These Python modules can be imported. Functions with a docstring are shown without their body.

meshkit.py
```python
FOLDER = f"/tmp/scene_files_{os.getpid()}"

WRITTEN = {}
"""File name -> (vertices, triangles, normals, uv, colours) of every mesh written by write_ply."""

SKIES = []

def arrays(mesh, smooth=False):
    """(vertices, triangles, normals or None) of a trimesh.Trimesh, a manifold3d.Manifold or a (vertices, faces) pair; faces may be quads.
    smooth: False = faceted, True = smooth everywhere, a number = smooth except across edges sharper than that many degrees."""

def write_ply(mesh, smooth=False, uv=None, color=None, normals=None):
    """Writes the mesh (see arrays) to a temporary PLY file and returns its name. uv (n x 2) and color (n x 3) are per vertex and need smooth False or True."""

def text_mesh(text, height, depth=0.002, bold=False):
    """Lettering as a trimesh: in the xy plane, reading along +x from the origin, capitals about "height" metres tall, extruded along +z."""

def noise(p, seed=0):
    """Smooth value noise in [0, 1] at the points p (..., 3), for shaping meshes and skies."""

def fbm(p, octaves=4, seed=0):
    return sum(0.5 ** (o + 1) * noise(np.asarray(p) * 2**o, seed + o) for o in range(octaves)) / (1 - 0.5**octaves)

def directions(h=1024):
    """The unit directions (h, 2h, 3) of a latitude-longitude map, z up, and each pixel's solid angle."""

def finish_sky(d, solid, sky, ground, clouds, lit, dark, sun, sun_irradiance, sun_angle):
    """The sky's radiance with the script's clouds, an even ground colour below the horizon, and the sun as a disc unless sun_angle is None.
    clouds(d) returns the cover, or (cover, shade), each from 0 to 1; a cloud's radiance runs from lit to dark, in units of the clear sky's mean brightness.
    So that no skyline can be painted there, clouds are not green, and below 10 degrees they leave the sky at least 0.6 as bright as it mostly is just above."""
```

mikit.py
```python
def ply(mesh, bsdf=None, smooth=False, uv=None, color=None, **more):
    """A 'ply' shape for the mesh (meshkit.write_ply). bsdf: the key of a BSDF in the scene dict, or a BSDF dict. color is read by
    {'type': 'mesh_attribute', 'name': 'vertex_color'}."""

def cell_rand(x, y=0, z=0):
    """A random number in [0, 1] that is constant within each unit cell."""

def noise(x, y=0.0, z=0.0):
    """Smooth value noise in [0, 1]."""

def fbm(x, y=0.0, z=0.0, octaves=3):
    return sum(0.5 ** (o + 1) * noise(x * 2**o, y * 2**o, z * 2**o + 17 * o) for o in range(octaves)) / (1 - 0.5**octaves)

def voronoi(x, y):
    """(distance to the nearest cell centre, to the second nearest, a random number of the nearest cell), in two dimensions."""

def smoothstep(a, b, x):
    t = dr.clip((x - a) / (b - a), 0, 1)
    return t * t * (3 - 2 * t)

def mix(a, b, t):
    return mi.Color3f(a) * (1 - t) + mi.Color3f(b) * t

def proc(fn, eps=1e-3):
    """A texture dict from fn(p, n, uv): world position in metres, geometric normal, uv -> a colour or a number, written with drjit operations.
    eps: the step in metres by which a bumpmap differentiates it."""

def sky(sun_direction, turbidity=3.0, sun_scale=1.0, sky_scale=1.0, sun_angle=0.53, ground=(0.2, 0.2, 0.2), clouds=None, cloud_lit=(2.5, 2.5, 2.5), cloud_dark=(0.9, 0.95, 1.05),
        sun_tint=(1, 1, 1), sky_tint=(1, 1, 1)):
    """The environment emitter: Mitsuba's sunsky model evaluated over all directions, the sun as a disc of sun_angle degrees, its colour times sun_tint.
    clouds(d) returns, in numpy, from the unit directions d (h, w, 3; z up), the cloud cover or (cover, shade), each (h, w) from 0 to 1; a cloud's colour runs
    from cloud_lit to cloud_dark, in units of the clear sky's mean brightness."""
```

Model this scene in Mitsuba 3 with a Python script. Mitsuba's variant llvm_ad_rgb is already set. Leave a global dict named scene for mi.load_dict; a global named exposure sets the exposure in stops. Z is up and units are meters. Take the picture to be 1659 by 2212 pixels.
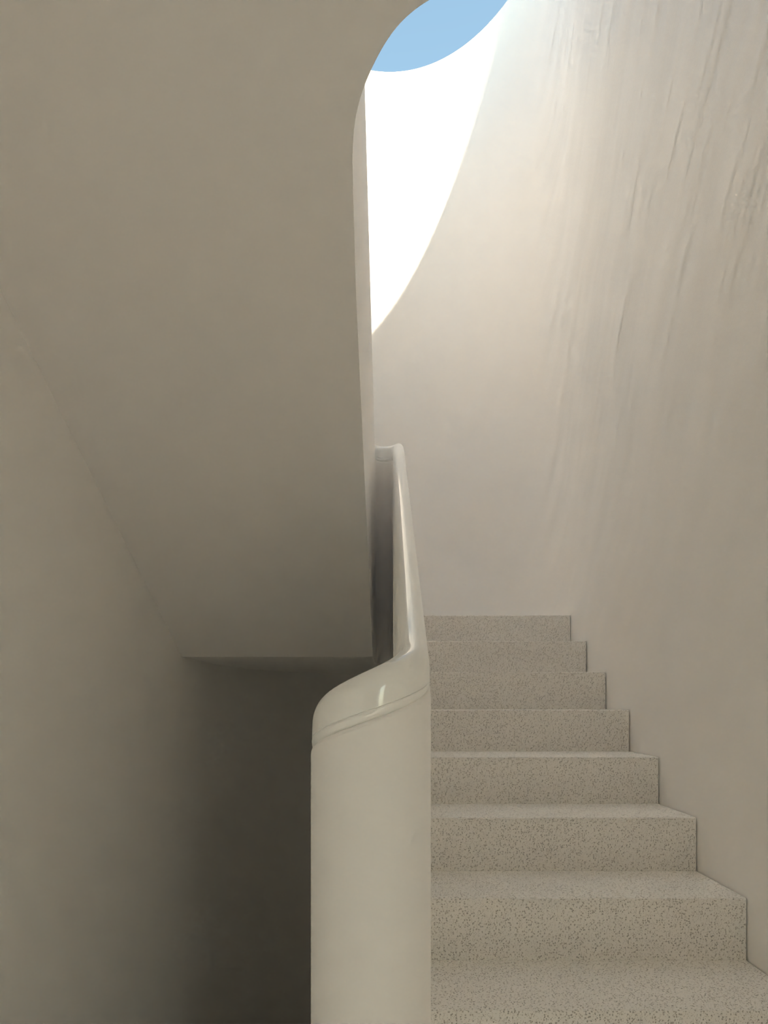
import math, random
import numpy as np, trimesh, mitsuba as mi, mikit, drjit as dr
import shapely.geometry as sg
from shapely.ops import unary_union
from mikit import noise, fbm, voronoi, smoothstep, mix, cell_rand, proc

T = mi.ScalarTransform4f
random.seed(4); np.random.seed(4)
scene, labels = {}, {}

# ------------------------------------------------------------------ camera, sky, sun, exposure
W, H = 1659, 2212
F = 1343.0                       # focal length in pixels of the full frame
EYE = 1.2017                     # eye height over the hall floor
scene['camera'] = {
    'type': 'perspective', 'fov_axis': 'x', 'fov': 2 * math.degrees(math.atan(W / 2 / F)),
    'principal_point_offset_x': (W / 2 - 848.0) / W, 'principal_point_offset_y': (H / 2 - 1527.0) / H,
    'near_clip': 0.05, 'far_clip': 200.0,
    'to_world': T().look_at(origin=[0, 0, EYE], target=[0, 1, EYE], up=[0, 0, 1]),
}
SUN_AZ, SUN_EL = 2.133, 0.777     # travel direction of the light in plan, elevation (radians)
SUN = [-math.cos(SUN_AZ) * math.cos(SUN_EL), -math.sin(SUN_AZ) * math.cos(SUN_EL), math.sin(SUN_EL)]
scene['sky'] = mikit.sky(SUN, turbidity=3.0, sun_scale=0.335, sky_scale=1.0, ground=(0.16, 0.155, 0.14), sky_tint=(1.33, 1.12, 0.75), sun_tint=(0.96, 0.99, 1.06))
exposure = 3.65

# ------------------------------------------------------------------ materials
def plaster(tint, streak, rough=0.55, spec=0.35, drag=0.0):
    """Lime plaster. drag: depth of the slanting trowel strokes on the right-hand side of the stair well, which die out towards its rounded end and its foot."""
    def strokes(p):
        s = p.x * 0.75 + p.y
        w = fbm(s * 1.1 + 7, p.z * 0.8, 2.0, 2)
        return fbm((s * 0.82 + p.z * 0.57) * 11 + 3 * w, (p.z * 0.82 - s * 0.57) * 2.6, 1.0, 3)
    def where(p):
        return smoothstep(0.86, 0.966, p.x) * (0.25 + 0.75 * smoothstep(1.3, 2.7, p.z))
    def colour(p, n, uv):
        a = fbm(p.x * 1.7 + 3, p.y * 1.7, p.z * 1.3, 4)
        b = fbm(p.x * 9 + 11, p.y * 9, p.z * 5, 3)
        m = 0.65 * a + 0.35 * b
        h = fbm(p.x * 2.3 + 31, p.y * 2.3, p.z * 2.0, 2) - 0.5
        c = mix([c * 0.965 for c in tint], [min(1, c * 1.03) for c in tint], m)
        if drag:
            g = noise(p.x * 310, p.y * 310, p.z * 310)
            c = c * (1 + where(p) * (0.11 * (strokes(p) - 0.5) + 0.05 * (g - 0.5)))
        c = c * mi.Color3f(1 + 0.03 * h, 1, 1 - 0.04 * h)
        return dr.minimum(c, 0.97)
    def height(p, n, uv):
        s = p.x * 0.75 + p.y
        t = fbm((s * 0.95 + p.z * 0.30) * 15, (p.z * 0.95 - s * 0.30) * 2.6, 1.0, 3)
        g = fbm(p.x * 170, p.y * 170, p.z * 170, 2)
        r = t * streak + g * 0.00022
        return r + where(p) * (strokes(p) * drag + g * 0.0006) if drag else r
    return {'type': 'twosided', 'bsdf': {'type': 'bumpmap', 'arbitrary': proc(height, 2e-3), 'scale': 1.0,
            'bsdf': {'type': 'principled', 'base_color': proc(colour), 'roughness': rough, 'specular': spec}}}

TINT = (0.88, 0.858, 0.833)
scene['plaster_wall'] = plaster(TINT, 0.004, 0.55)
scene['plaster_dragged'] = plaster(TINT, 0.003, 0.5, 0.4, 0.018)
scene['plaster_smooth'] = plaster(TINT, 0.0012, 0.6)
scene['plaster_fine'] = plaster((0.88, 0.858, 0.833), 0.0006, 0.5)

def terrazzo(p, n, uv):
    up = dr.abs(n.z) > 0.5
    side = dr.abs(n.x) > 0.5
    u = dr.select(side, p.y, p.x)
    v = dr.select(up, p.y, p.z)
    base = mix([0.87, 0.84, 0.795], [0.90, 0.875, 0.83], fbm(u * 6, v * 6, p.y * 1.5, 3))
    wx, wy = noise(u * 90, v * 90, 3.0) * 0.5, noise(u * 90, v * 90, 8.0) * 0.5
    d1, e1, r1 = voronoi(u * 160 + wx, v * 160 + wy)
    d2, e2, r2 = voronoi(u * 290 + 40 + wx, v * 290 + wy)
    dens = fbm(u * 10 + 5, v * 10, p.y * 2, 2)
    k1 = dr.select(r1 > 0.78 - 0.24 * dens, 1.0, 0.0) * (1 - smoothstep(0.20, 0.40, d1))
    k2 = dr.select(r2 > 0.60, 1.0, 0.0) * (1 - smoothstep(0.22, 0.42, d2))
    k3 = dr.select(r1 < 0.07, 1.0, 0.0) * (1 - smoothstep(0.2, 0.4, d1))
    grey = mix([0.20, 0.18, 0.15], [0.46, 0.42, 0.36], noise(u * 61, v * 61, 2.0))
    c = mix(base, grey, k1 * 0.75)
    c = mix(c, [0.33, 0.30, 0.25], k2 * 0.48)
    return mix(c, [0.86, 0.83, 0.76], k3 * 0.5)
scene['terrazzo'] = {'type': 'twosided', 'bsdf': {'type': 'principled', 'base_color': proc(terrazzo), 'roughness': 0.5, 'specular': 0.35}}
scene['rail_finish'] = {'type': 'twosided', 'bsdf': {'type': 'principled', 'base_color': {'type': 'rgb', 'value': [0.85, 0.84, 0.815]},
                        'roughness': 0.095, 'specular': 1.0, 'clearcoat': 1.0, 'clearcoat_gloss': 0.95}}

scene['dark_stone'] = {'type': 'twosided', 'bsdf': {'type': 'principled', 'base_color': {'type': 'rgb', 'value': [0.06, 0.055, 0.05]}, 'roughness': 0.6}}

# ------------------------------------------------------------------ helpers (heights are given from eye level; put() lifts them)
def put(key, mesh, bsdf, smooth=30, label=None, category=None, kind=None, group=None):
    if isinstance(mesh, (list, tuple)) and not isinstance(mesh[0], np.ndarray):
        mesh = trimesh.util.concatenate(mesh)
    if isinstance(mesh, tuple):
        v, f = np.array(mesh[0], float), mesh[1]
        mesh = trimesh.Trimesh(v, f, process=False)
    mesh = mesh.copy()
    mesh.apply_translation([0, 0, EYE])
    scene[key] = mikit.ply(mesh, bsdf, smooth=smooth)
    tag(key, label, category, kind, group)

def tag(key, label=None, category=None, kind=None, group=None):
    e = {k: v for k, v in dict(label=label, category=category, kind=kind, group=group).items() if v}
    if e:
        labels[key] = e

def box(x0, x1, y0, y1, z0, z1):
    m = trimesh.creation.box([x1 - x0, y1 - y0, z1 - z0])
    m.apply_translation([(x0 + x1) / 2, (y0 + y1) / 2, (z0 + z1) / 2])
    return m

def prism(poly, z0, z1):
    out = []
    for g in (poly.geoms if hasattr(poly, 'geoms') else [poly]):
        m = trimesh.creation.extrude_polygon(g, z1 - z0)
        m.apply_translation([0, 0, z0])
        out.append(m)
    return trimesh.util.concatenate(out)

def sloped(poly, breaks, zbot, ztop):
    """A slab over a plan shape whose underside and top are functions of y, linear between the breaks."""
    out = []
    for a, b in zip(breaks[:-1], breaks[1:]):
        piece = poly.intersection(sg.box(-9, a, 9, b))
        for g in (piece.geoms if hasattr(piece, 'geoms') else [piece]):
            if g.geom_type != 'Polygon' or g.area < 1e-8:
                continue
            m = trimesh.creation.extrude_polygon(g, 1.0)
            v = m.vertices.copy()
            v[:, 2] = np.where(v[:, 2] > 0.5, [ztop(y) for y in v[:, 1]], [zbot(y) for y in v[:, 1]])
            out.append(trimesh.Trimesh(v, m.faces, process=False))
    m = trimesh.util.concatenate(out)
    m.merge_vertices()
    return m

def profile_x(pts, x0, x1):
    """A (y, z) outline extruded along x."""
    m = trimesh.creation.extrude_polygon(sg.Polygon(pts), x1 - x0)
    v = m.vertices
    return trimesh.Trimesh(np.stack([v[:, 2] + x0, v[:, 0], v[:, 1]], 1), m.faces, process=True)

# ------------------------------------------------------------------ dimensions
XC, AX, BY, YC = -0.021, 0.99, 1.203, 3.377      # rounded end of the stair well: half an ellipse in plan
XL, XR = XC - AX, XC + AX
ROOF, TH = 4.678, 0.20
GOING, RISE = 0.28, 0.17
dist = lambda k: GOING * (k + 4.059)             # riser k stands this far off
high = lambda k: RISE * (k - 5.069)              # and rises to this height
PITCH = RISE / GOING
FLOOR = high(-2)
LAND = high(8)
SOF = 0.240                                      # underside of the half landing
YS = 2.978                                       # where the sloped soffit meets it
YT, ZT = 1.15, SOF + PITCH * (YS - 1.15)         # where it becomes level
UPPER = LAND + 10 * RISE
BACK = -3.6
LOW = FLOOR - 10 * RISE
soffit_z = lambda y: SOF if y >= YS else (ZT if y <= YT else SOF + PITCH * (YS - y))

# ------------------------------------------------------------------ the setting
th = np.linspace(0, math.pi, 181)
inner = np.stack([XC + AX * np.cos(th), YC + BY * np.sin(th)], 1)
outer = np.stack([XC + (AX + TH) * np.cos(th), YC + (BY + TH) * np.sin(th)], 1)
put('wall_back', prism(sg.Polygon(np.vstack([inner, outer[::-1]])), LOW - 0.2, ROOF), 'plaster_dragged', 30,
    'tall curved plaster wall closing the far end of the stair well under the round opening', kind='structure')
DW0, DW1, DH = -3.0, -1.0, FLOOR + 2.15      # garden doorway in the right wall, behind the camera
put('wall_right', [box(XR, XR + TH, DW1, YC, LOW - 0.2, ROOF), box(XR, XR + TH, BACK - 0.2, DW0, LOW - 0.2, ROOF), box(XR, XR + TH, DW0, DW1, LOW - 0.2, FLOOR), box(XR, XR + TH, DW0, DW1, DH, ROOF)],
    'plaster_dragged', False, 'trowelled beige plaster wall beside the rising terrazzo steps', kind='structure')
put('wall_left', box(XL - TH, XL, BACK - 0.2, YC, LOW - 0.2, ROOF), 'plaster_wall', False,
    'smooth shaded plaster wall beside the descending stair', kind='structure')
plan_oculus = sg.Polygon(np.stack([XC + AX * np.cos(np.linspace(0, 2 * math.pi, 361)[:-1]), YC + BY * np.sin(np.linspace(0, 2 * math.pi, 361)[:-1])], 1))
put('ceiling', prism(sg.box(XL, BACK, XR, YC).difference(plan_oculus), ROOF - 0.22, ROOF), 'plaster_smooth', 30,
    'roof slab with a large oval opening to the sky over the stair well', kind='structure')
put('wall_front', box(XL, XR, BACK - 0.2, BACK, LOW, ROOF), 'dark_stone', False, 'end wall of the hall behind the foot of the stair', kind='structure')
put('floor', box(XL, XR, BACK, dist(-1), FLOOR - 0.25, FLOOR), 'terrazzo', False, 'terrazzo floor of the hall at the foot of the stair', kind='structure')
low_plan = unary_union([sg.Polygon(np.vstack([inner, [[XL, YC], [XR, YC]]])).buffer(0), sg.box(XL, 0.6, XR, YC)])
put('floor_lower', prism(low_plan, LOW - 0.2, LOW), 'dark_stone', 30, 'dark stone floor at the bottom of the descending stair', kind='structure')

# ------------------------------------------------------------------ rising flight on the right
def step_block(x0, x1, yf, yb, z0, z1, sgn=1, lift=0.0):
    """A block whose nosing arris is eased; it rises away from the camera (sgn 1) or towards it (-1)."""
    c = 0.005
    pts = [(yf, z0), (yf + sgn * 0.04, z0), (yb, z0 + lift), (yb, z1), (yf + sgn * c, z1), (yf + sgn * c * 0.3, z1 - c * 0.3), (yf, z1 - c)]
    m = profile_x(pts if sgn > 0 else pts[::-1], x0, x1)
    return m

num = lambda base, i: base if i == 0 else f'{base}_{i:03d}'
for i, k in enumerate(range(-1, 9)):
    yb = dist(k + 1) + 0.03 if k < 8 else YC + 0.073
    put(num('stair_flight__step', i), step_block(0.036, XR - 0.004, dist(k), yb, high(k - 1), high(k)), 'terrazzo', False)
y0, y1 = dist(-1), YC + 0.03
put('stair_flight__waist', profile_x([(y0 + 0.28, FLOOR), (y1, FLOOR + PITCH * (y1 - y0 - 0.28)), (y1, FLOOR + PITCH * (y1 - y0 - 0.28) - 0.22), (y0 + 0.28, FLOOR - 0.22)], 0.036, XR - 0.001), 'plaster_smooth', False)
tag('stair_flight', 'flight of pale speckled terrazzo steps rising along the right wall', 'stairs')

# ------------------------------------------------------------------ half landing
MR_FAR, XF, YF = 0.0803, -0.0463, 3.38
well = unary_union([sg.box(XF - MR_FAR, 1.0, XF + MR_FAR, YF), sg.Point(XF, YF).buffer(MR_FAR, 48)])
half = sg.Polygon(inner)
land_plan = unary_union([half, sg.box(XL, YS, XF, YC + 0.001)]).difference(well).difference(sg.box(0.0, 0, 2, YC + 0.0735))
put('stair_landing__slab', prism(land_plan, SOF, LAND - 0.03), 'plaster_smooth', 30)
put('stair_landing__floor_finish', prism(land_plan, LAND - 0.03, LAND), 'terrazzo', 30)
tag('stair_landing', 'half landing with a rounded end and a shaded plaster underside between the two flights', 'landing')

# ------------------------------------------------------------------ balustrade: one wall that winds up the well, with its moulded rail
face = np.array([(-0.0945, 1.60), (-0.0925, 1.50), (-0.0908, 1.438), (-0.0894, 1.375), (-0.086, 1.341), (-0.078, 1.310), (-0.0642, 1.282), (-0.0434, 1.2535), (-0.0295, 1.237), (-0.0127, 1.219),
                 (0.0078, 1.2016), (0.0324, 1.1885), (0.0645, 1.1743), (0.12, 1.161), (0.2, 1.153), (0.32, 1.15), (0.6, 1.15), (0.965, 1.15)])
from scipy.interpolate import CubicSpline, PchipInterpolator
from scipy.ndimage import gaussian_filter1d
tt = np.concatenate([[0], np.cumsum(np.linalg.norm(np.diff(face, axis=0), axis=1))])
fs = np.linspace(0, tt[-1], 260)
face_s = np.stack([PchipInterpolator(tt, face[:, 0])(fs), PchipInterpolator(tt, face[:, 1])(fs)], 1)
face_s = np.stack([gaussian_filter1d(face_s[:, i], 5, mode='nearest') for i in (0, 1)], 1)
tan = np.gradient(face_s, axis=0); tan /= np.linalg.norm(tan, axis=1, keepdims=True)
nrm = np.stack([-tan[:, 1], tan[:, 0]], 1)       # towards the well

WN, WF = 0.03705, 0.032                          # half thickness near, far
path = []                                        # x, y, half thickness, seam height, underside
XN, YN, RN = -0.0429, 1.24, 0.08195
Z_N, Z_DROP = -0.025, 0.0617
for y in np.linspace(3.0, YN, 60)[:-1]:
    z = Z_N - Z_DROP - PITCH * (y - YN)
    path.append((XN - RN, y, WN, z, z - 1.3))
for a in np.radians(np.linspace(-90, 90, 73)):
    path.append((XN + RN * math.sin(a), YN - RN * math.cos(a), WN, Z_N + Z_DROP * a / (math.pi / 2), Z_N - 1.3))
for y in np.linspace(YN, YF, 80)[1:-1]:
    q = (y - YN) / (YF - YN); w = WN + (WF - WN) * q
    z = Z_N + Z_DROP + PITCH * (y - YN)
    path.append((0.002 + w, y, w, min(z, 1.352), min(z - 1.25, SOF)))
for a in np.radians(np.linspace(0, 180, 73)):
    path.append((XF + MR_FAR * math.cos(a), YF + MR_FAR * math.sin(a), WF, 1.352, SOF))
for y in np.linspace(YF, 1.6, 70)[1:-1]:
    path.append((XF - MR_FAR, y, WF, 1.352 + PITCH * (YF - y), soffit_z(y) - 2e-4))
zz = 1.352 + PITCH * (YF - 1.6)
for i in range(len(face_s)):
    c = face_s[i] - nrm[i] * WF
    if i:
        zz = min(zz + PITCH * np.linalg.norm(face_s[i] - face_s[i - 1]) * 0.9, UPPER + 0.95)
    path.append((c[0], c[1], WF, zz, soffit_z(face_s[i][1]) - 2e-4))
n_up = len(path) - len(face_s)
path = np.array(path)
arc = np.concatenate([[0], np.cumsum(np.linalg.norm(np.diff(path[:, :2], axis=0), axis=1))])
S_UP = arc[n_up - 60]
ss = np.unique(np.concatenate([arc, np.arange(0, arc[-1], 0.008)]))
ss = ss[np.concatenate([[True], np.diff(ss) > 1e-4])]
P = np.stack([np.interp(ss, arc, path[:, i]) for i in range(5)], 1)
fine = np.arange(0, arc[-1], 0.002)
P[:, 3] = np.interp(ss, fine, gaussian_filter1d(np.interp(fine, arc, path[:, 3]), 18, mode='nearest'))
d = np.gradient(P[:, :2], ss, axis=0)
for i in (0, 1):
    d[:, i] = np.interp(ss, fine, gaussian_filter1d(np.interp(fine, ss, d[:, i]), 2, mode='nearest'))
d /= np.linalg.norm(d, axis=1, keepdims=True)
N2 = np.stack([d[:, 1], -d[:, 0]], 1)            # to the right of travel

def sweep(ring):
    """ring(i) -> (m, 2) of (across, height); closed; ends capped by a fan."""
    rings = np.array([ring(i) for i in range(len(P))])
    n, m = rings.shape[:2]
    v = np.empty((n, m, 3))
    v[:, :, :2] = P[:, None, :2] + rings[:, :, :1] * N2[:, None, :]
    v[:, :, 2] = rings[:, :, 1]
    i, j = np.meshgrid(np.arange(n - 1), np.arange(m), indexing='ij')
    a, b = i * m + j, i * m + (j + 1) % m
    f = np.stack([np.stack([a, b, b + m], -1), np.stack([a, b + m, a + m], -1)], 2).reshape(-1, 3)
    v = v.reshape(-1, 3)
    ends = [v[:m].mean(0), v[-m:].mean(0)]
    nv = len(v)
    k = np.arange(m)
    f = np.vstack([f, np.stack([k, np.full(m, nv), (k + 1) % m], 1), np.stack([k + (n - 1) * m, (k + 1) % m + (n - 1) * m, np.full(m, nv + 1)], 1)])
    mesh = trimesh.Trimesh(np.vstack([v, ends]), f, process=False)
    mesh.fix_normals()
    return mesh

def body_ring(i):
    w, z, b = P[i, 2], P[i, 3], P[i, 4]
    s = [(w - 0.0075, 0.0), (w - 0.004, -0.001), (w - 0.0015, -0.004), (w - 0.0003, -0.008), (w, -0.013)]
    under = lambda x: soffit_z(P[i, 1] + x * N2[i, 1]) - 2e-4 if ss[i] > S_UP else b
    right = [(x, z + y) for x, y in s] + [(w, z - 0.4), (w, under(w))]
    left = [(-x, z + y) for x, y in s] + [(-w, z - 0.4), (-w, under(-w))]
    return np.array(right + left[::-1])
put('balustrade__parapet', sweep(body_ring), 'plaster_fine', 40)

def cap_ring(i):
    w, z = P[i, 2] - 0.0025, P[i, 3]
    s = [(w - 0.012, 0.0188), (w - 0.0014, 0.0188), (w, 0.0202), (w, 0.030), (w, 0.040)]
    for a in np.radians(np.linspace(8, 90, 15)):
        s.append((w * math.cos(a) ** 0.82, 0.042 + 0.052 * math.sin(a) ** 0.95))
    s[-1] = (0.0, 0.094)
    r = [(x, z + y) for x, y in s]
    return np.array(r + [(-x, y) for x, y in r[:-1]][::-1])
put('balustrade__handrail', sweep(cap_ring), 'rail_finish', 40, 'glossy rounded cream handrail cap')

def bead_ring(i):
    w, z = P[i, 2] - 0.0025, P[i, 3]
    s = [(w - 0.010, -0.004), (w - 0.0075, 0.0006), (w - 0.004, 0.0028), (w - 0.0014, 0.0055), (w + 0.0002, 0.009), (w + 0.0008, 0.013), (w + 0.0005, 0.0162), (w - 0.0010, 0.0185), (w - 0.004, 0.0192)]
    r = [(x, z + y) for x, y in s]
    return np.array(r + [(-x, y) for x, y in r][::-1])
put('balustrade__bead', sweep(bead_ring), 'rail_finish', 40, 'slim rounded bead under the handrail')
tag('balustrade', 'solid plaster balustrade with glossy cream handrail twisting round its rounded newel', 'balustrade')

# ------------------------------------------------------------------ upper flight, seen from below, and the floor it reaches
edge = face_s - nrm * 0.03
upper_plan = sg.Polygon(np.vstack([[[XL, YS], [-0.1265, YS]], edge[::4], [[0.965, YT], [XR, YT], [XR, YT - 0.06], [XL, YT - 0.06]]])).buffer(0)
Y2 = 2.85                                        # first riser of the upper flight
top2 = lambda y: LAND if y >= Y2 else min(LAND + PITCH * (Y2 - y), UPPER)
YE = Y2 - 9 * GOING
put('stair_flight_001__soffit', sloped(upper_plan, [YT - 0.06, YT, 1.6, Y2, YS], soffit_z, lambda y: max(top2(y) - 0.01, soffit_z(y) + 0.1)), 'plaster_smooth', 20)
for i in range(10):
    yf = Y2 - GOING * i
    yb = yf - GOING - 0.03 if i < 9 else yf - 0.05
    put(num('stair_flight_001__step', i), step_block(XL + 0.004, -0.1265, yf, yb, LAND + RISE * i, LAND + RISE * (i + 1), -1, 0.13), 'terrazzo', False)
tag('stair_flight_001', 'upper stair flight whose smooth beige sloping soffit fills the upper left', 'stairs')
put('floor_upper', [sloped(sg.box(XL, YE - 0.05, -0.1265, YT - 0.06), [YE - 0.05, YT - 0.06], soffit_z, lambda y: min(top2(y), UPPER - RISE) - 0.012),
                    box(XL, XR, BACK, YE - 0.05, ZT, UPPER), box(-0.1265, XR, YE - 0.05, YT - 0.06, ZT, UPPER)], 'plaster_smooth', False,
    'upper floor slab reached by the upper flight', kind='structure')

# ------------------------------------------------------------------ descending flight on the left
for i in range(9):
    yf = dist(-1) + GOING * i
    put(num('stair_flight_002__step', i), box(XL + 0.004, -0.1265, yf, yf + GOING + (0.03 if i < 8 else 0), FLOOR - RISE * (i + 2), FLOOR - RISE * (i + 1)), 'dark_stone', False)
tag('stair_flight_002', 'dark stone stair flight descending into the dark beside the left wall', 'stairs')
